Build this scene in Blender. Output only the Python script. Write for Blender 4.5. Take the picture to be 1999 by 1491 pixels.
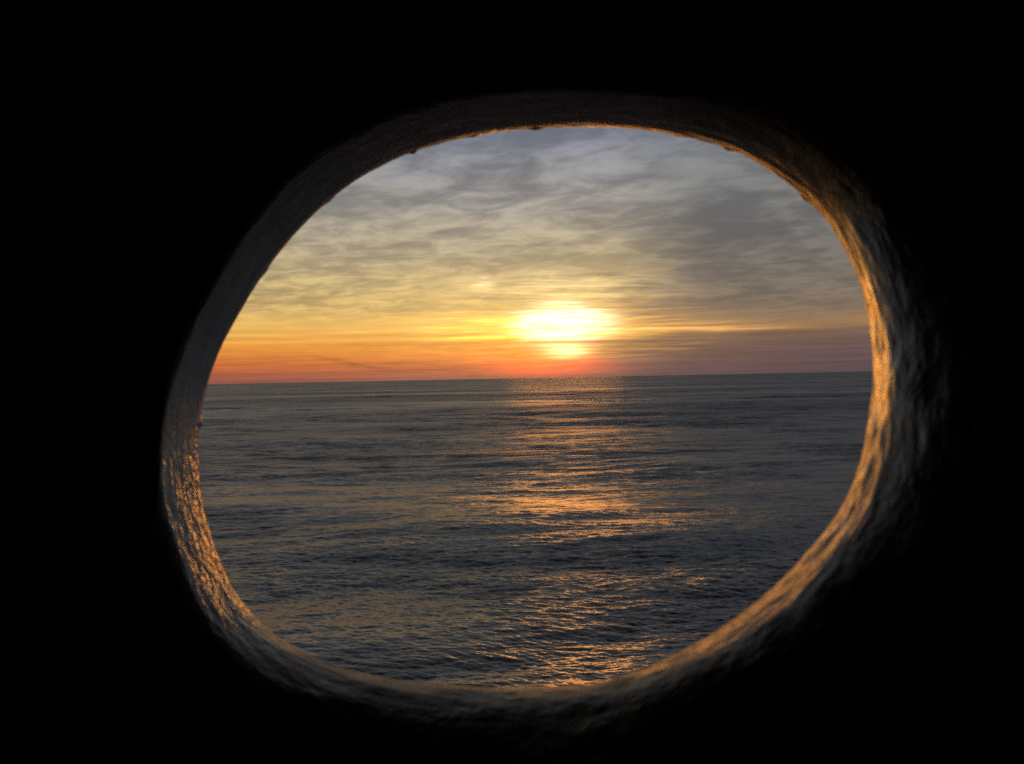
import bpy, math
import numpy as np
from mathutils import Vector, Matrix, Euler, noise as mnoise

for o in list(bpy.data.objects):
    bpy.data.objects.remove(o)
sc = bpy.context.scene
COL = sc.collection
R = math.radians
rng = np.random.default_rng(11)

# ------------------------------------------------------------------ camera
CAM_H = 16.0                       # eye height over the sea
FPX = 1944.0                       # focal length in photo pixels (35 mm equivalent)
cam = bpy.data.cameras.new('camera')
cam.sensor_width = 36.0
cam.lens = 36.0 * FPX / 1999.0
cam.clip_start = 0.01
cam.clip_end = 200000.0
cam.dof.use_dof = True
cam.dof.focus_distance = 60.0
cam.dof.aperture_fstop = 14.0
cam_o = bpy.data.objects.new('camera', cam)
COL.objects.link(cam_o)
PITCH, ROLL = -0.22, 1.12
CAM_M = (Matrix.Translation((0, 0, CAM_H)) @ Matrix.Rotation(R(90 + PITCH), 4, 'X')
         @ Matrix.Rotation(R(-ROLL), 4, 'Z'))
cam_o.matrix_world = CAM_M
sc.camera = cam_o

# ------------------------------------------------------------------ world: dusk sky with a cloud veil
SUN_AZ, SUN_EL = 3.1, 2.0
world = bpy.data.worlds.new('World')
sc.world = world
world.use_nodes = True
NT = world.node_tree
NT.nodes.clear()


class V:
    """tiny expression wrapper round math nodes"""
    def __init__(s, t, sock): s.t, s.k = t, sock
    def _op(s, op, *a, clamp=False):
        n = s.t.nodes.new('ShaderNodeMath'); n.operation = op; n.use_clamp = clamp
        for i, x in enumerate((s,) + a):
            if isinstance(x, V): s.t.links.new(x.k, n.inputs[i])
            else: n.inputs[i].default_value = x
        return V(s.t, n.outputs[0])
    def __add__(s, o): return s._op('ADD', o)
    __radd__ = __add__
    def __mul__(s, o): return s._op('MULTIPLY', o)
    __rmul__ = __mul__
    def __sub__(s, o): return s._op('SUBTRACT', o)
    def __rsub__(s, o): return (s * -1.0) + o
    def __truediv__(s, o): return s._op('DIVIDE', o)
    def max(s, o): return s._op('MAXIMUM', o)
    def min(s, o): return s._op('MINIMUM', o)
    def pow(s, o): return s._op('POWER', o)
    def exp(s): return s._op('EXPONENT')
    def sat(s): return s._op('ADD', 0.0, clamp=True)
    def smooth(s, a, b):
        n = s.t.nodes.new('ShaderNodeMapRange'); n.interpolation_type = 'SMOOTHSTEP'
        s.t.links.new(s.k, n.inputs[0])
        n.inputs[1].default_value = a; n.inputs[2].default_value = b
        return V(s.t, n.outputs[0])


def comb(t, x, y, z):
    n = t.nodes.new('ShaderNodeCombineXYZ')
    for i, v in enumerate((x, y, z)):
        if isinstance(v, V): t.links.new(v.k, n.inputs[i])
        else: n.inputs[i].default_value = v
    return n.outputs[0]


def noise(t, vec, scale=1.0, detail=4.0, rough=0.5, dist=0.0, lac=2.0, out=0):
    n = t.nodes.new('ShaderNodeTexNoise')
    t.links.new(vec, n.inputs['Vector'])
    n.inputs['Scale'].default_value = scale; n.inputs['Detail'].default_value = detail
    n.inputs['Roughness'].default_value = rough; n.inputs['Distortion'].default_value = dist
    n.inputs['Lacunarity'].default_value = lac
    return V(t, n.outputs[out]) if out == 0 else n.outputs[out]


def gauss(x, c, s):
    d = (x - c) * (1.0 / s)
    return (d * d * -1.0).exp()


def lin(c):
    return [(v / 255 / 12.92 if v / 255 <= 0.04045 else ((v / 255 + 0.055) / 1.055) ** 2.4) for v in c]


def ramp(t, x, lo, hi, stops):
    """stops: (position, sRGB 0..255)"""
    n = t.nodes.new('ShaderNodeValToRGB')
    cr = n.color_ramp; cr.interpolation = 'LINEAR'
    while len(cr.elements) < len(stops): cr.elements.new(0.5)
    for e, (p, c) in zip(cr.elements, stops):
        e.position = (p - lo) / (hi - lo); e.color = (*lin(c), 1)
    t.links.new(((x - lo) * (1.0 / (hi - lo))).sat().k, n.inputs[0])
    return n.outputs[0]


def mixc(t, f, a, b, mode='MIX'):
    n = t.nodes.new('ShaderNodeMix'); n.data_type = 'RGBA'; n.blend_type = mode
    n.clamp_factor = False
    if isinstance(f, V): t.links.new(f.k, n.inputs[0])
    else: n.inputs[0].default_value = f
    for i, v in ((6, a), (7, b)):
        if isinstance(v, (tuple, list)): n.inputs[i].default_value = (*v[:3], 1)
        else: t.links.new(v, n.inputs[i])
    return n.outputs[2]


def scale_col(t, col, f):
    n = t.nodes.new('ShaderNodeVectorMath'); n.operation = 'SCALE'
    if isinstance(col, (tuple, list)): n.inputs[0].default_value = col
    else: t.links.new(col, n.inputs[0])
    if isinstance(f, V): t.links.new(f.k, n.inputs['Scale'])
    else: n.inputs['Scale'].default_value = f
    return n.outputs[0]


def add_col(t, a, b):
    n = t.nodes.new('ShaderNodeVectorMath'); n.operation = 'ADD'
    t.links.new(a, n.inputs[0]); t.links.new(b, n.inputs[1])
    return n.outputs[0]


tc = NT.nodes.new('ShaderNodeTexCoord')
sep = NT.nodes.new('ShaderNodeSeparateXYZ')
NT.links.new(tc.outputs['Generated'], sep.inputs[0])
dx, dy, dz = (V(NT, sep.outputs[i]) for i in range(3))
el = dz._op('ARCSINE') * (180 / math.pi)
az = dx._op('ARCTAN2', dy) * (180 / math.pi)          # 0 = ahead, positive to starboard
elp = el.max(0.0)

# cloud fields -------------------------------------------------------------
zz = dz.max(0.0) + 0.10
cx, cy = dx / zz, dy / zz
wob = noise(NT, comb(NT, cx, cy, 0.0), 0.9, 2.0)
high = noise(NT, comb(NT, cx * 1.2 + wob * 0.6, cy * 1.2, 13.7), 2.1, 7.0, 0.58, 0.4)     # veil seen from beneath
high2 = noise(NT, comb(NT, cx * 2.6 + cy * 0.6, cy * 2.3, 9.1), 2.2, 6.0, 0.60, 0.6)
patch = noise(NT, comb(NT, cx * 0.55, cy * 0.8, 21.0), 1.0, 3.0, 0.5)
low = noise(NT, comb(NT, az * 0.10, el * 1.5 - az * 0.02, 1.0), 1.0, 7.0, 0.6, 0.35)       # thin streaks low down
low2 = noise(NT, comb(NT, az * 0.11, el * 4.4 - az * 0.035, 5.0), 1.0, 5.0, 0.55, 0.25)
fine = noise(NT, comb(NT, az * 0.35, el * 11.0 - az * 0.12, 8.0), 1.0, 4.0, 0.6, 0.2)

elw = el + (low - 0.5) * 1.3 * elp.smooth(0.0, 2.0)    # ragged bands instead of ruled ones
lefts = [(0, (138, 84, 76)), (0.5, (164, 88, 66)), (1.1, (200, 108, 58)), (2.0, (226, 146, 62)), (3.0, (228, 178, 92)),
         (4.5, (212, 180, 112)), (7, (188, 172, 136)), (10, (160, 156, 148)), (14, (126, 132, 148)),
         (20, (146, 145, 144)), (32, (124, 125, 130)), (60, (48, 57, 76)), (90, (40, 48, 66))]
rights = [(0, (80, 72, 80)), (0.5, (86, 75, 81)), (1.5, (95, 80, 80)), (2.1, (106, 87, 80)), (2.8, (150, 116, 82)), (3.4, (130, 112, 94)),
          (5, (116, 108, 98)), (8, (114, 112, 108)), (11, (124, 125, 125)), (14, (114, 120, 132)),
          (20, (116, 121, 132)), (32, (98, 105, 118)), (60, (47, 56, 75)), (90, (40, 48, 66))]
colL = ramp(NT, elw, 0, 90, lefts)
colR = ramp(NT, elw, 0, 90, rights)
side = (az + (low - 0.5) * 6 + (elp.smooth(2.2, 7.0)) * -4.0).smooth(0.0, 8.0)
base = mixc(NT, side, colL, colR)
# cloud modulation: denser cloud is darker and greyer
wisp = noise(NT, comb(NT, cx * 1.3 - cy * 0.9 + wob * 0.8, cy * 3.6 + wob, 31.0), 2.0, 6.0, 0.6, 0.4)
cover = (high * 0.44 + high2 * 0.42 + patch * 0.14 + wisp * 0.10)     # about .55 mean
mass = (gauss(az, 11.0, 5.0) * gauss(el, 8.2, 1.3) * 0.9 + gauss(az, -2.6, 3.6) * gauss(el, 6.3, 0.6)
        + gauss(az, 4.4, 3.0) * gauss(el, 6.6, 0.6) + gauss(az, -9.5, 4.0) * gauss(el, 10.3, 0.6) * 0.8 + gauss(az, 1.0, 6.0) * gauss(el, 13.5, 0.8) * 0.5)
cover = cover + mass * 0.085
dens = cover.smooth(0.44, 0.66)
hmask = elp.smooth(2.2, 4.6)
mod_h = 1.0 + hmask * (0.19 - dens * 0.64)
mod_l = 1.0 + (1.0 - hmask) * ((low2 - 0.5) * 0.9 + (fine - 0.5) * 0.35)
slant = (gauss(el + az * 0.20 + low, -0.27, 0.13) * gauss(az, -8.7, 2.6) * 0.28
         + gauss(el + az * 0.15 + low, 3.60, 0.16) * gauss(az, 9.6, 2.8) * 0.22)
base = scale_col(NT, base, mod_h * mod_l * (1.0 - slant))
blue = scale_col(NT, (0.10, 0.125, 0.175), hmask * dens * 0.20)
base = add_col(NT, base, blue)
# glow round the veiled sun --------------------------------------------------
streak = ((low2 - 0.5) * 5.0 + (fine - 0.5) * 4.0 + (low - 0.5) * 1.2).exp()
hs = (high2 - 0.5) * 3.0
azs = az - SUN_AZ
gx = (azs + 0.1) * (1 / 2.6); gy = (el - 3.05) * (1 / 1.1)
gr = (gx * gx + gy * gy + (low2 - 0.5) * 5.5 + (fine - 0.5) * 6.0).max(0.0)
core = (gr * gr * -1.0).exp()
disc = gauss(azs, 0.1, 1.1) * gauss(el, 1.5, 0.32)
mid = gauss(azs, -0.3, 5.6) * gauss(el, 2.7, 1.15)
wide = gauss(azs, -2.0, 12.0) * gauss(el, 3.2, 3.2)
red = gauss(azs, -1.0, 3.0) * gauss(el, 0.75, 0.6)
ell = el + (low2 - 0.5) * 0.25 + az * 0.006
thin = (gauss(ell, 2.86, 0.045) * 0.55 + gauss(ell, 3.95, 0.05) * 0.6 + gauss(ell, 1.70, 0.04) * 0.5).min(1.0)
gap = (1.0 - gauss(ell, 2.03, 0.13) * 0.85) * (1.0 - thin)                  # cloud bar between the blob and the disc
bar = gauss(elw, 2.62, 0.13) * azs.smooth(0.5, 4.0) * (1.0 - azs.smooth(9.0, 15.0))
off = 1.0 - azs.smooth(1.0, 7.0) * 0.75
frag = gauss(az, -1.7, 0.85) * gauss(el, 5.5, 0.38) * high2.smooth(0.42, 0.56) * 0.7 + gauss(az, -12.5, 1.6) * gauss(el, 7.2, 0.5) * 0.12 + gauss(azs, 0.5, 5.0) * gauss(el, 5.1, 0.9) * (0.62 - wisp).max(0.0) * 2.2
bright = scale_col(NT, (1.5, 1.25, 0.98), core * streak * gap)
bright = add_col(NT, bright, scale_col(NT, (2.2, 1.4, 0.5), disc * streak * (1.0 - thin)))
bright = add_col(NT, bright, scale_col(NT, (0.85, 0.42, 0.02), mid * streak * gap))
bright = add_col(NT, bright, scale_col(NT, (0.16, 0.105, 0.035), wide * off * (hs).exp()))
bright = add_col(NT, bright, scale_col(NT, (0.95, 0.07, 0.0), red))
bright = add_col(NT, bright, scale_col(NT, (0.50, 0.25, 0.06), bar))
bright = add_col(NT, bright, scale_col(NT, (0.85, 0.62, 0.28), frag))
sky_col = add_col(NT, base, bright)
# the sky behind the ship is the dim side of dusk
back = 1.0 - az._op('ABSOLUTE').smooth(35.0, 150.0) * 0.45
sky_col = scale_col(NT, sky_col, back)

nish = NT.nodes.new('ShaderNodeTexSky')
nish.sky_type = 'NISHITA'
nish.sun_disc = False
nish.sun_elevation = R(SUN_EL)
nish.sun_rotation = R(SUN_AZ)
bg1 = NT.nodes.new('ShaderNodeBackground'); bg1.inputs['Strength'].default_value = 1.0
bg2 = NT.nodes.new('ShaderNodeBackground'); bg2.inputs['Strength'].default_value = 0.002
NT.links.new(sky_col, bg1.inputs['Color'])
NT.links.new(nish.outputs[0], bg2.inputs['Color'])
addn = NT.nodes.new('ShaderNodeAddShader')
NT.links.new(bg1.outputs[0], addn.inputs[0]); NT.links.new(bg2.outputs[0], addn.inputs[1])
wout = NT.nodes.new('ShaderNodeOutputWorld')
NT.links.new(addn.outputs[0], wout.inputs['Surface'])
world.cycles.sampling_method = 'MANUAL'
world.cycles.sample_map_resolution = 4096

# ------------------------------------------------------------------ sun behind thin cloud
sun = bpy.data.lights.new('sun', 'SUN')
sun.energy = 0.078
sun.angle = R(6.5)
sun.color = (1.0, 0.31, 0.015)
sun_o = bpy.data.objects.new('sun', sun)
COL.objects.link(sun_o)
sd = Vector((math.sin(R(SUN_AZ)) * math.cos(R(SUN_EL)), math.cos(R(SUN_AZ)) * math.cos(R(SUN_EL)), math.sin(R(SUN_EL))))
sun_o.rotation_euler = sd.to_track_quat('Z', 'Y').to_euler()
sun_o.location = (0, 0, 30)

sc.view_settings.view_transform = 'Standard'
sc.view_settings.look = 'None'
sc.view_settings.exposure = 0.0
sc.view_settings.gamma = 1.0
sc.view_settings.use_curve_mapping = False
sc.render.engine = 'CYCLES'
sc.cycles.use_denoising = False
sc.cycles.denoiser = 'OPENIMAGEDENOISE'
sc.cycles.denoising_input_passes = 'RGB_ALBEDO_NORMAL'
sc.cycles.max_bounces = 5
sc.cycles.diffuse_bounces = 3
sc.cycles.glossy_bounces = 3
sc.cycles.caustics_reflective = False
sc.cycles.sample_clamp_indirect = 0.3


# ------------------------------------------------------------------ helpers
def mat_new(name):
    m = bpy.data.materials.new(name); m.use_nodes = True
    t = m.node_tree
    return m, t, t.nodes['Principled BSDF']


def grid_mesh(name, P, closed=False, normals=None, attrs=None):
    """P: (rows, cols, 3) -> mesh of quads, optional per-vertex normals and float attributes"""
    nr, nc = P.shape[:2]
    me = bpy.data.meshes.new(name)
    me.vertices.add(nr * nc)
    me.vertices.foreach_set('co', P.reshape(-1).astype(np.float32))
    j = np.arange(nc if closed else nc - 1)
    i = np.arange(nr - 1)[:, None]
    j2 = (j + 1) % nc
    q = np.stack([i * nc + j, i * nc + j2, (i + 1) * nc + j2, (i + 1) * nc + j], -1).reshape(-1, 4)
    nf = len(q)
    me.loops.add(nf * 4)
    me.loops.foreach_set('vertex_index', q.reshape(-1).astype(np.int32))
    me.polygons.add(nf)
    me.polygons.foreach_set('loop_start', (np.arange(nf) * 4).astype(np.int32))
    me.polygons.foreach_set('loop_total', np.full(nf, 4, np.int32))
    me.update(calc_edges=True)
    me.polygons.foreach_set('use_smooth', np.ones(nf, bool))
    for k, a in (attrs or {}).items():
        at = me.attributes.new(k, 'FLOAT', 'POINT')
        at.data.foreach_set('value', a.reshape(-1).astype(np.float32))
    me.update()
    if normals is not None:
        me.normals_split_custom_set_from_vertices(normals.reshape(-1, 3).tolist())
    return me


def link(name, me, mat, parent=None, kind=None):
    o = bpy.data.objects.new(name, me); COL.objects.link(o)
    if mat: me.materials.append(mat)
    if parent: o.parent = parent
    if kind: o['kind'] = kind
    return o


# ------------------------------------------------------------------ the sea
def spectrum_tile(n, size, lmin, lmax, wind, spread, slope, seed):
    """random sea surface on an n x n tile: height and horizontal choppy shift, rms slope set to SLOPE"""
    g = np.random.default_rng(seed)
    k1 = np.fft.fftfreq(n, size / n) * 2 * np.pi
    kx, ky = np.meshgrid(k1, k1, indexing='ij')
    k = np.hypot(kx, ky); k[0, 0] = 1
    ct = (kx * math.sin(wind) + ky * math.cos(wind)) / k
    amp = k ** -2.1 * np.maximum(np.abs(ct), 1e-3) ** spread      # about equal slope per octave
    amp *= (k > 2 * np.pi / lmax) & (k < 2 * np.pi / lmin)
    amp[0, 0] = 0
    f = amp * (g.normal(size=(n, n)) + 1j * g.normal(size=(n, n)))
    h = np.fft.ifft2(f)
    sx = np.real(np.fft.ifft2(1j * kx * f)); sy = np.real(np.fft.ifft2(1j * ky * f))
    s = slope / math.sqrt((sx ** 2 + sy ** 2).mean())
    cxd = np.real(np.fft.ifft2(1j * kx / k * f)); cyd = np.real(np.fft.ifft2(1j * ky / k * f))
    return np.real(h) * s, cxd * s, cyd * s


def sample(tile, size, x, y):
    n = tile.shape[0]
    u = (x / size * n) % n; v = (y / size * n) % n
    i = np.floor(u).astype(int); j = np.floor(v).astype(int)
    fu = u - i; fv = v - j
    i %= n; j %= n; i2 = (i + 1) % n; j2 = (j + 1) % n
    return (tile[i, j] * (1 - fu) * (1 - fv) + tile[i2, j] * fu * (1 - fv) + tile[i, j2] * (1 - fu) * fv + tile[i2, j2] * fu * fv)


def build_sea():
    H = CAM_H
    near = np.geomspace(3.0, 36.0, 50)[:-1]
    inv = np.arange(1 / 36.0, 1 / 4200.0, -0.36 / (H * 996.0))
    mid_r = 1 / inv
    far = np.geomspace(4400.0, 90000.0, 40)
    r = np.concatenate([near, mid_r, far])
    dr = np.gradient(r)
    fa = np.linspace(-23.5, 25.5, 1000)
    a = np.concatenate([np.linspace(-96, -24, 60), fa, np.linspace(26, 96, 60)])
    A, RR = np.meshgrid(np.radians(a), r)
    X, Y = RR * np.sin(A), RR * np.cos(A)
    DR = np.repeat(dr[:, None], len(a), 1)
    # slope energy in octave bands, each dropped where the grid is too coarse to carry it
    W = R(8.0)
    bands = [  # tile size, wavelength range, heading, spread, rms slope
        (31.0, 0.16, 0.36, R(15), 0.5, 0.120),
        (47.0, 0.36, 0.85, R(22), 0.9, 0.125),
        (97.0, 0.85, 2.0, R(16), 1.4, 0.088),
        (173.0, 2.0, 5.0, R(-18), 3.0, 0.034),
        (411.0, 5.0, 13.0, R(-10), 3.0, 0.026),
        (937.0, 13.0, 38.0, R(-14), 4.0, 0.028),
        (2411.0, 38.0, 110.0, R(10), 5.0, 0.030)]
    # gusts: patches where the small waves stand higher or lie down
    gust, _, _ = spectrum_tile(512, 1500.0, 25.0, 500.0, 0.2, 1.0, 1.0, 77)
    gust /= gust.std()
    G = sample(gust, 1500.0, X * 0.55, Y) * 0.22 + 1.0
    G = np.clip(G, 0.45, 1.6)
    Z = np.zeros_like(X); OX = np.zeros_like(X); OY = np.zeros_like(X)
    lost = np.zeros_like(X)
    for q, (size, l0, l1, w, sp, sl) in enumerate(bands):
        n = 1024
        th, tx, ty = spectrum_tile(n, size, l0, l1, w, sp, sl, 100 + q)
        lam = math.sqrt(l0 * l1)
        keep = np.clip((lam / DR - 1.2) / 1.4, 0, 1)
        m = G if lam < 3 else 1.0
        Z += sample(th, size, X, Y) * keep * m
        OX -= sample(tx, size, X, Y) * keep * m * 0.85
        OY -= sample(ty, size, X, Y) * keep * m * 0.85
        lost += (sl * m) ** 2 * (1 - keep ** 2)
    lost = np.sqrt(lost)
    P = np.stack([X + OX, Y + OY, Z], -1)
    me = grid_mesh('sea', P[:, ::-1], attrs={'lost': lost[:, ::-1]})
    m, t, b = mat_new('sea_water')
    geo = t.nodes.new('ShaderNodeNewGeometry')
    at = t.nodes.new('ShaderNodeAttribute'); at.attribute_name = 'lost'
    lostv = V(t, at.outputs['Fac'])
    def wave_vec(sx, sy, off):
        mp = t.nodes.new('ShaderNodeMapping')
        mp.inputs['Scale'].default_value = (sx, sy, 1); mp.inputs['Location'].default_value = (off, off * 1.7, 0)
        mp.inputs['Rotation'].default_value = (0, 0, R(4))
        t.links.new(geo.outputs['Position'], mp.inputs[0])
        return mp.outputs[0]
    c1 = noise(t, wave_vec(1.0, 1.7, 3.0), 7.0, 3.0, 0.6, 0.3, out=1)       # cm ripples
    c2 = noise(t, wave_vec(0.6, 1.0, 40.0), 0.014, 10.0, 1.0, 0.3, out=1)    # wavelets of every size, seen as far as the horizon
    def slope_from(col, k):
        n = t.nodes.new('ShaderNodeVectorMath'); n.operation = 'SUBTRACT'
        t.links.new(col, n.inputs[0]); n.inputs[1].default_value = (0.5, 0.5, 0.5)
        n2 = t.nodes.new('ShaderNodeVectorMath'); n2.operation = 'MULTIPLY'
        t.links.new(n.outputs[0], n2.inputs[0]); n2.inputs[1].default_value = (2.3, 1.0, 0.0)
        return scale_col(t, n2.outputs[0], k)
    s1 = slope_from(c1, 0.15)
    s2 = slope_from(c2, lostv * 15.0 + 0.7)
    nn = add_col(t, add_col(t, geo.outputs['Normal'], s1), s2)
    nz = t.nodes.new('ShaderNodeVectorMath'); nz.operation = 'NORMALIZE'
    t.links.new(nn, nz.inputs[0])
    t.links.new(nz.outputs[0], b.inputs['Normal'])
    b.inputs['Base Color'].default_value = (0.006, 0.014, 0.019, 1)
    # unresolved wavelets widen the reflection: roughness = sqrt(sqrt(2) * rms slope)
    sl_ = (lostv * lostv * 0.20 + 0.035 ** 2).pow(0.5)
    t.links.new((sl_ * 1.5).pow(0.5).k, b.inputs['Roughness'])
    b.inputs['IOR'].default_value = 1.333
    link('sea', me, m, kind='structure')


build_sea()

# ------------------------------------------------------------------ the oval porthole
SIL = [(1130, 247), (1200, 248), (1260, 252), (1304, 258), (1360, 269), (1413, 286), (1458, 305), (1499, 329), (1537, 355),
       (1570, 382), (1603, 416), (1632, 453), (1656, 498), (1675, 543), (1692, 600), (1701, 660), (1704, 724), (1702, 765), (1698, 810),
       (1689, 865), (1675, 917), (1657, 962), (1634, 1007), (1586, 1074), (1522, 1142), (1465, 1188), (1401, 1234), (1345, 1268), (1288, 1296),
       (1225, 1318), (1160, 1333), (1080, 1341), (1000, 1343), (940, 1342), (880, 1339), (820, 1335), (760, 1328), (680, 1310), (620, 1288), (580, 1268),
       (538, 1240), (500, 1207), (472, 1175), (448, 1138), (430, 1098), (412, 1046), (398, 1000), (391, 960), (387, 915),
       (386, 870), (389, 827), (397, 780), (408, 735), (423, 697), (441, 655), (475, 598), (513, 536), (562, 471), (625, 405),
       (680, 360), (735, 328), (806, 296), (870, 277), (940, 262), (1030, 251)]
NS = 1440


def closed_spline(pts, n):
    P = np.array(pts, float)
    seg = np.hypot(*(np.roll(P, -1, 0) - P).T)
    s = np.concatenate([[0], np.cumsum(seg)])
    u = np.linspace(0, s[-1], n, endpoint=False)
    Q = np.stack([np.interp(u, s, np.append(P[:, k], P[0, k])) for k in (0, 1)], 1)
    w = 26                                             # round the corners of the polyline
    ker = np.hanning(2 * w + 1); ker /= ker.sum()
    return np.stack([np.convolve(np.concatenate([Q[-w:, k], Q[:, k], Q[:w, k]]), ker, 'valid') for k in (0, 1)], 1)


sil = closed_spline(SIL, NS)
ctr = np.array([1045.0, 795.0])
tan = np.roll(sil, -3, 0) - np.roll(sil, 3, 0)
tan /= np.hypot(*tan.T)[:, None]
nrm = np.stack([tan[:, 1], -tan[:, 0]], 1)             # away from the hole (image x, y down)
if ((sil - ctr) * nrm).sum(1).mean() < 0: nrm = -nrm
theta = np.degrees(np.arctan2(-(sil[:, 1] - ctr[1]), sil[:, 0] - ctr[0])) % 360

# the opening leans: its foot and its right flank are nearest
depth_flat = 0.79 + 0.14 * np.sin(np.radians(theta)) - 0.10 * np.cos(np.radians(theta))
depth = 0.79 + 0.19 * np.sin(np.radians(theta)) - 0.18 * np.cos(np.radians(theta))
xc = (sil[:, 0] - 999.5) / FPX * depth
zc = -(sil[:, 1] - 745.5) / FPX * depth
nx, nz_ = nrm[:, 0], -nrm[:, 1]
view = np.degrees(np.arctan((xc * nx + zc * nz_) / depth))     # how steeply the line of sight meets the bore

# profile: (angle round the hole, L1 a1, L2 a2, L3 a3, L4) ; a = tilt of the wall towards the sea
KEYS = np.array([
    #  th   L1    a1   L2    a2    L3    a3   L4
    [0,   .085, 5.0, .065, -18, .090, -55, .06],
    [30,  .070, 4.0, .035, -24, .030, -60, .05],
    [60,  .050, 1.0, .045, -12, .015, -60, .03],
    [90,  .036, -4., .075, -7,  .008, -65, .02],
    [135, .024, -5., .088, -7,  .006, -70, .02],
    [175, .015, -4., .066, -6,  .006, -70, .02],
    [192, .018, -1., .068, -4,  .008, -65, .02],
    [215, .026, 5.0, .058, -4., .015, -60, .03],
    [240, .030, 2.0, .030, -26, .030, -60, .05],
    [270, .032, 0.0, .036, -26, .050, -60, .06],
    [300, .055, 3.0, .036, -28, .060, -60, .06],
    [330, .075, 4.5, .045, -26, .080, -55, .06],
    [360, .085, 5.0, .065, -18, .090, -55, .06]])
K = [np.interp(theta, KEYS[:, 0], KEYS[:, c]) for c in range(1, 8)]
wsm = 40
ker = np.hanning(2 * wsm + 1); ker /= ker.sum()
K = [np.convolve(np.concatenate([k[-wsm:], k, k[:wsm]]), ker, 'valid') for k in K]
for k in (0, 2, 4, 6): K[k] = K[k] * depth / depth_flat
L1, a1, L2, a2, L3, a3, L4 = K


def march(n_steps, L, aA, aB, pos, rows, ease=1.0):
    """adds rows going in along the profile while the tilt runs from aA to aB over length L"""
    for i in range(n_steps):
        f = ((i + 0.5) / n_steps) ** ease
        al = np.radians(aA + (aB - aA) * f)
        ds = L / n_steps
        pos = (pos[0] - np.cos(al) * ds, pos[1] - np.sin(al) * ds)
        rows.append(pos)
    return pos


zero = (np.zeros(NS), np.zeros(NS))
inner = [zero]
p = march(70, L1, view, a1, zero, inner, 0.85)
p = march(60, L2, a1, a2, p, inner)
n_lining = len(inner) - 1
p = march(50, L3, a2, a3, p, inner)
p = march(24, L4, a3, np.full(NS, -90.0), p, inner)
p = march(6, np.full(NS, .05), np.full(NS, -90.0), np.full(NS, -90.0), p, inner)
n_in = len(inner)
outer = []
q = zero
for i in range(26):                                     # rolled outer lip, out to the hull's outer face
    al = np.radians(view + (90 - view) * (i + 0.5) / 26)
    ds = 0.035 / 26
    q = (q[0] + np.cos(al) * ds, q[1] + np.sin(al) * ds)
    outer.append(q)
outer = outer[::-1]
prof = outer + inner
n_out = len(outer)
a_off = np.array([p_[0] for p_ in prof]); rho = np.array([p_[1] for p_ in prof])     # (rows, NS)
rows = len(prof)
cp = np.stack([xc + nx * rho, zc + nz_ * rho, depth + a_off], -1)                     # camera-frame right, up, forward

# hand-laid paint and weathered plate: low swellings plus drawn-out ridges along the ring
Pn = np.concatenate([cp[..., :2], cp[..., 2:]], -1)
d0 = np.roll(Pn, -1, 1) - np.roll(Pn, 1, 1)
d1 = np.gradient(Pn, axis=0)
N = np.cross(d0, d1)
N /= np.linalg.norm(N, axis=-1, keepdims=True)
toward_axis = -(N[..., 0] * nx + N[..., 1] * nz_)
if toward_axis.mean() < 0: N = -N
arc = np.concatenate([[0], np.cumsum(np.linalg.norm(np.diff(Pn[n_out], axis=0), axis=1))])
circ = arc[-1]
prof_s = np.concatenate([[0], np.cumsum(np.linalg.norm(np.diff(Pn.mean(1) * 0 + np.stack([rho.mean(1), a_off.mean(1), a_off.mean(1) * 0], -1), axis=0), axis=1))])
row_s = np.zeros((rows, NS))
st = np.hypot(np.diff(rho, axis=0), np.diff(a_off, axis=0))
row_s[1:] = np.cumsum(st, 0)
row_s -= row_s[n_out]                                    # 0 at the visible edge, positive inwards


def fnoise(ncell_u, cell_v, seed, octaves=3):
    """smooth periodic noise over (profile, ring), cells ncell_u round the ring and cell_v metres deep"""
    out = np.zeros((rows, NS)); amp = 1.0; tot = 0
    for o_ in range(octaves):
        g = np.random.default_rng(seed + o_)
        cu = ncell_u * 2 ** o_; cv = cell_v / 2 ** o_
        v = row_s / cv + 50.0 * 2 ** o_
        nv = int(v.max()) + 3
        tab = g.uniform(-1, 1, (nv, cu))
        u = np.arange(NS)[None, :] / NS * cu + v * 0.0
        iu = np.floor(u).astype(int); iv = np.floor(v).astype(int)
        fu = u - iu; fv = v - iv
        fu = fu * fu * (3 - 2 * fu); fv = fv * fv * (3 - 2 * fv)
        iu %= cu; iu2 = (iu + 1) % cu
        out += amp * (tab[iv, iu] * (1 - fu) * (1 - fv) + tab[iv, iu2] * fu * (1 - fv) + tab[iv + 1, iu] * (1 - fu) * fv + tab[iv + 1, iu2] * fu * fv)
        tot += amp; amp *= 0.5
    return out / tot


disp = (fnoise(22, 0.09, 1, 3) * 0.0022 + fnoise(48, 0.012, 20, 3) * 0.0010 + fnoise(200, 0.006, 40, 2) * 0.00022)
calm = np.interp(theta, [0, 40, 80, 185, 215, 360], [1, 1, .45, .45, .9, 1])
disp *= calm[None, :]
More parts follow.
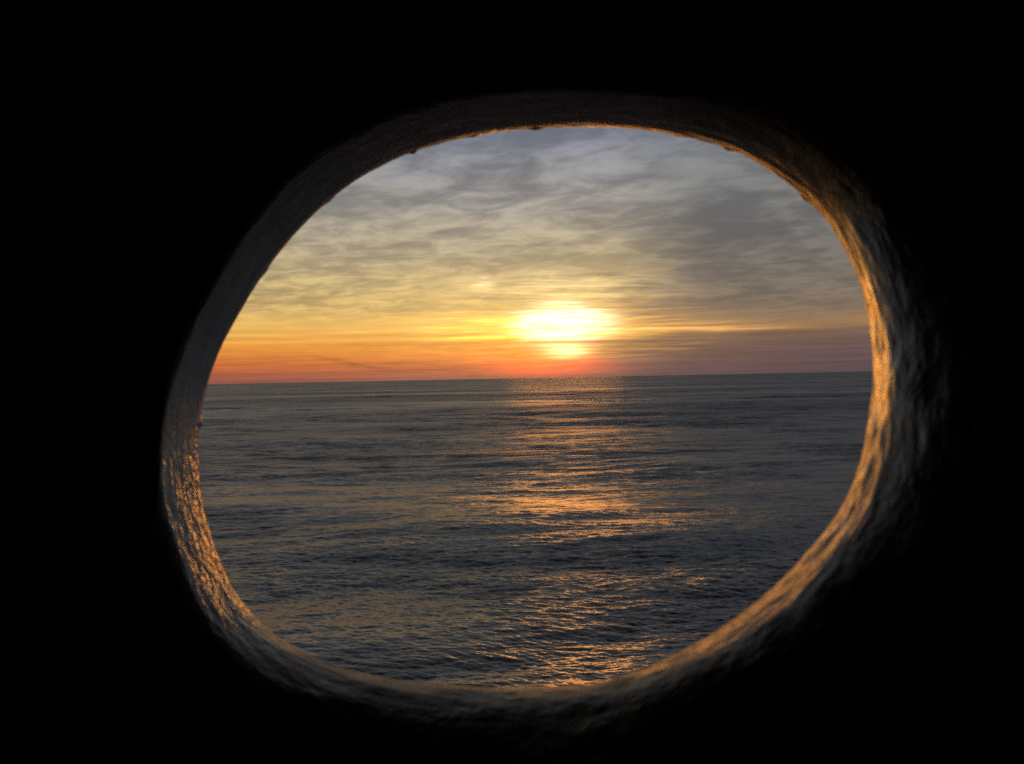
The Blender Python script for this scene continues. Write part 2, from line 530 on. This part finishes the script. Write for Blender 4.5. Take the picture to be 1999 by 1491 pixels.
# paint drips and chips along the seaward edge
for (px_, py_, amp_, w_) in [(1046, 251, .0030, 4), (806, 296, .0035, 3), (1420, 289, .003, 4), (392, 826, .004, 4), (1150, 1333, -.003, 4), (640, 388, .0022, 5),
                             (1570, 382, .0025, 4), (1690, 600, .002, 6), (455, 1145, -.0025, 4), (1330, 262, .0018, 7), (520, 528, .002, 6), (925, 265, .002, 4)]:
    k_ = np.argmin(np.hypot(sil[:, 0] - px_, sil[:, 1] - py_))
    dk = (np.arange(NS) - k_ + NS // 2) % NS - NS // 2
    disp += amp_ * np.exp(-(dk[None, :] / w_) ** 2 - (row_s / 0.006) ** 2)
disp += fnoise(330, 0.008, 60, 2) * 0.0004 * np.exp(-(row_s / 0.02) ** 2)
edge_w = np.clip(np.abs(row_s) / 0.012, 0.6, 1)
Pd = Pn + N * (disp * edge_w)[..., None]
Mw = np.array(CAM_M)
def to_world(P):                                          # right, up, forward -> world
    Q = np.stack([P[..., 0], P[..., 1], -P[..., 2]], -1)
    return Q @ Mw[:3, :3].T + Mw[:3, 3]
PW = to_world(Pd)
d0 = np.roll(PW, -1, 1) - np.roll(PW, 1, 1)
d1 = np.gradient(PW, axis=0)
NW = np.cross(d0, d1); NW /= np.linalg.norm(NW, axis=-1, keepdims=True)
N0 = to_world(N) - Mw[:3, 3]
if (NW * N0).sum(-1).mean() < 0: NW = -NW; FLIP = True
else: FLIP = False

U = np.repeat((np.arange(NS) / NS * circ)[None], rows, 0)
ragged = fnoise(70, 0.03, 70, 4) * 0.007 + fnoise(20, 0.06, 90, 2) * 0.003
GL = np.repeat(np.interp(theta, [0, 178, 188, 212, 228, 360], [0.1, 0, .9, 1, 0, 0.1])[None], rows, 0)      # a thick glossy run of paint
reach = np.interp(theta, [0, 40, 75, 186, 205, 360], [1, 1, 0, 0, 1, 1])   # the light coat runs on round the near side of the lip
RUST_GLOW = np.repeat(np.clip(reach, 0, 1)[None], rows, 0)  # where the coat takes the rusty tint and painted-in glow
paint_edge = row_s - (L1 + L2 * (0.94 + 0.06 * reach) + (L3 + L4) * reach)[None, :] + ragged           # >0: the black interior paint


def paint_material(name):
    m, t, b = mat_new(name)
    ar = t.nodes.new('ShaderNodeAttribute'); ar.attribute_name = 'ring'
    as_ = t.nodes.new('ShaderNodeAttribute'); as_.attribute_name = 'depth_in'
    ap = t.nodes.new('ShaderNodeAttribute'); ap.attribute_name = 'paint_edge'
    geo = t.nodes.new('ShaderNodeNewGeometry')
    u, s, e = V(t, ar.outputs['Fac']), V(t, as_.outputs['Fac']), V(t, ap.outputs['Fac'])
    vec = comb(t, u * 36.0, s * 85.0, 0.0)                # brush marks run round the ring
    brush = noise(t, vec, 1.0, 5.0, 0.6, 0.6)
    fine_ = noise(t, comb(t, u * 90.0, s * 260.0, 4.0), 1.0, 3.0, 0.6, 0.4)
    lumps = noise(t, geo.outputs['Position'], 34.0, 4.0, 0.6, 0.5)
    dirt = noise(t, geo.outputs['Position'], 11.0, 5.0, 0.65, 0.8)
    pits = noise(t, geo.outputs['Position'], 120.0, 3.0, 0.6)
    au = t.nodes.new('ShaderNodeAttribute'); au.attribute_name = 'rust_glow'
    rust_glow = (V(t, au.outputs['Fac']) + (dirt - 0.5) * 0.8).sat()          # rusty stain on the near side, orange glow painted into its colour
    light = mixc(t, dirt.smooth(0.40, 0.68), mixc(t, rust_glow, (0.30, 0.36, 0.36), (0.120, 0.075, 0.030)),
                 mixc(t, rust_glow, (0.22, 0.26, 0.26), (0.060, 0.036, 0.014)))
    light = mixc(t, pits.smooth(0.62, 0.72) * 0.7, light, (0.10, 0.06, 0.035))
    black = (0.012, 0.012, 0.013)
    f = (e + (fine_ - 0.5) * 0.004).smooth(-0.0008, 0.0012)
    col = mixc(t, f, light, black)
    t.links.new(col, b.inputs['Base Color'])
    rough = (0.40 + (brush - 0.5) * 0.25 - dirt.smooth(0.52, 0.62) * 0.12)
    t.links.new(rough.k, b.inputs['Roughness'])
    ag = t.nodes.new('ShaderNodeAttribute'); ag.attribute_name = 'gloss'
    gl = V(t, ag.outputs['Fac'])
    rough = rough * (1.0 - gl * 0.62)
    t.links.new(rough.k, b.inputs['Roughness'])
    blobs = noise(t, comb(t, u * 120.0, s * 150.0, 7.0), 1.0, 2.0, 0.5, 0.3)
    bp = t.nodes.new('ShaderNodeBump')
    bp.inputs['Strength'].default_value = 1.0; bp.inputs['Distance'].default_value = 1.0
    hgt = (blobs * gl * 0.0016 + brush * 0.0006 + fine_ * 0.00018 + lumps * 0.0012 + pits * 0.0001)
    t.links.new(hgt.k, bp.inputs['Height'])
    t.links.new(bp.outputs[0], b.inputs['Normal'])
    b.inputs['IOR'].default_value = 1.40
    b.inputs['Specular IOR Level'].default_value = 0.36
    return m


paint = paint_material('weathered_light_paint')


def strip(name, r0, r1, parent, label=None):
    sl = slice(r0, r1 + 1)
    P_, N_ = PW[sl], NW[sl]
    at = {'gloss': GL[sl], 'rust_glow': RUST_GLOW[sl], 'ring': U[sl], 'depth_in': row_s[sl], 'paint_edge': paint_edge[sl]}
    P_, N_ = P_[::-1], N_[::-1]; at = {k: v[::-1] for k, v in at.items()}
    me = grid_mesh(name, P_, closed=True, normals=None, attrs=at)
    # face winding must agree with the wanted normals
    fn = np.zeros(len(me.polygons) * 3); me.polygons.foreach_get('normal', fn)
    if (fn.reshape(-1, 3)[:NS] * N_[0]).sum(-1).mean() < 0:
        me.flip_normals()
    me.normals_split_custom_set_from_vertices(N_.reshape(-1, 3).tolist())
    o = link(name, me, paint, parent)
    if label: o['label'] = label
    return o


centre = to_world(np.array([[0.02, -0.36, 0.66]]))[0]
port = bpy.data.objects.new('porthole', None); COL.objects.link(port)
port.location = centre
port['label'] = 'thick oval porthole rim in rough weathered paint, its edge glowing orange against the sea'
port['category'] = 'porthole'
bpy.context.view_layer.update()
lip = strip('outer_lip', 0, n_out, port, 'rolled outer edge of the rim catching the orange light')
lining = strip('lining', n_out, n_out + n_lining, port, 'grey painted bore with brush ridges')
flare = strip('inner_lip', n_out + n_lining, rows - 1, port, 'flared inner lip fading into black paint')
for o in (lip, lining, flare):
    o.matrix_parent_inverse = Matrix.Translation(-Vector(centre))


# ------------------------------------------------------------------ hull wall (inner and outer skins) and the dark compartment
def dark_material():
    m, t, b = mat_new('black_interior_paint')
    geo = t.nodes.new('ShaderNodeNewGeometry')
    n1 = noise(t, geo.outputs['Position'], 9.0, 5.0, 0.6)
    col = mixc(t, n1.smooth(0.35, 0.7), (0.010, 0.010, 0.011), (0.018, 0.017, 0.016))
    t.links.new(col, b.inputs['Base Color'])
    b.inputs['Roughness'].default_value = 0.75
    b.inputs['Specular IOR Level'].default_value = 0.2
    bp = t.nodes.new('ShaderNodeBump'); bp.inputs['Distance'].default_value = 0.002
    t.links.new(noise(t, geo.outputs['Position'], 60.0, 4.0, 0.6).k, bp.inputs['Height'])
    t.links.new(bp.outputs[0], b.inputs['Normal'])
    return m


def hull_material():
    m, t, b = mat_new('weathered_hull_paint')
    geo = t.nodes.new('ShaderNodeNewGeometry')
    n1 = noise(t, geo.outputs['Position'], 3.0, 6.0, 0.6)
    t.links.new(mixc(t, n1.smooth(0.45, 0.7), (0.45, 0.44, 0.41), (0.28, 0.22, 0.17)), b.inputs['Base Color'])
    b.inputs['Roughness'].default_value = 0.55
    return m


dark = dark_material()
hullm = hull_material()
# skin rings: from the lip rows out to a rectangle of the room
RX0, RX1, RZ0, RZ1 = -1.5, 1.7, CAM_H - 1.45, CAM_H + 1.05


def skin(ringpts, name, mat, parent):
    c = ringpts.mean(0)
    dirs = ringpts - c
    # plane through the ring (least squares y = a x + b z + c)
    Am = np.stack([ringpts[:, 0], ringpts[:, 2], np.ones(len(ringpts))], 1)
    co, *_ = np.linalg.lstsq(Am, ringpts[:, 1], rcond=None)
    rect = []
    for d in dirs:
        tx = ((RX1 if d[0] > 0 else RX0) - c[0]) / d[0] if abs(d[0]) > 1e-9 else 1e9
        tz = ((RZ1 if d[2] > 0 else RZ0) - c[2]) / d[2] if abs(d[2]) > 1e-9 else 1e9
        k = min(tx, tz)
        rect.append((c[0] + d[0] * k, 0, c[2] + d[2] * k))
    rect = np.array(rect)
    rect[:, 1] = co[0] * rect[:, 0] + co[1] * rect[:, 2] + co[2]
    f = np.array([0, 0.03, 0.1, 0.3, 0.6, 1.0])[:, None, None]
    P_ = ringpts[None] * (1 - f) + rect[None] * f
    flat = co[0] * P_[..., 0] + co[1] * P_[..., 2] + co[2]
    w = np.clip(f[..., 0] / 0.3, 0, 1)
    P_[..., 1] = P_[..., 1] * (1 - w) + flat * w
    return link(name, grid_mesh(name, P_, closed=True), mat, parent), co


hull = bpy.data.objects.new('hull_wall', None); COL.objects.link(hull)
hull['kind'] = 'structure'
inner_skin, co_in = skin(PW[-1], 'inner_plating', dark, hull)
outer_skin, co_out = skin(PW[0], 'outer_plating', hullm, hull)


def slab(name, corners, thick_dir, mat):
    """six-sided slab from four corners and a thickness vector"""
    c = [Vector(v) for v in corners]; td = Vector(thick_dir)
    vs = c + [v + td for v in c]
    fs = [(0, 1, 2, 3), (7, 6, 5, 4), (0, 4, 5, 1), (1, 5, 6, 2), (2, 6, 7, 3), (3, 7, 4, 0)]
    me = bpy.data.meshes.new(name); me.from_pydata([tuple(v) for v in vs], [], fs); me.update()
    o = link(name, me, mat, kind='structure')
    return o


def yw(x, z): return co_out[0] * x + co_out[1] * z + co_out[2]


BACK = -2.6
e_ = 0.0
slab('floor', [(RX0, BACK, RZ0), (RX1, BACK, RZ0), (RX1, yw(RX1, RZ0) + .01, RZ0), (RX0, yw(RX0, RZ0) + .01, RZ0)], (0, 0, -0.08), dark)
slab('ceiling', [(RX0, BACK, RZ1), (RX1, BACK, RZ1), (RX1, yw(RX1, RZ1) + .01, RZ1), (RX0, yw(RX0, RZ1) + .01, RZ1)], (0, 0, 0.08), dark)
slab('wall_left', [(RX0, BACK, RZ0 - .08), (RX0, yw(RX0, RZ0) + .01, RZ0 - .08), (RX0, yw(RX0, RZ1) + .01, RZ1 + .08), (RX0, BACK, RZ1 + .08)], (-0.08, 0, 0), dark)
slab('wall_right', [(RX1, BACK, RZ0 - .08), (RX1, yw(RX1, RZ0) + .01, RZ0 - .08), (RX1, yw(RX1, RZ1) + .01, RZ1 + .08), (RX1, BACK, RZ1 + .08)], (0.08, 0, 0), dark)
slab('wall_back', [(RX0 - .08, BACK, RZ0 - .08), (RX1 + .08, BACK, RZ0 - .08), (RX1 + .08, BACK, RZ1 + .08), (RX0 - .08, BACK, RZ1 + .08)], (0, -0.08, 0), dark)
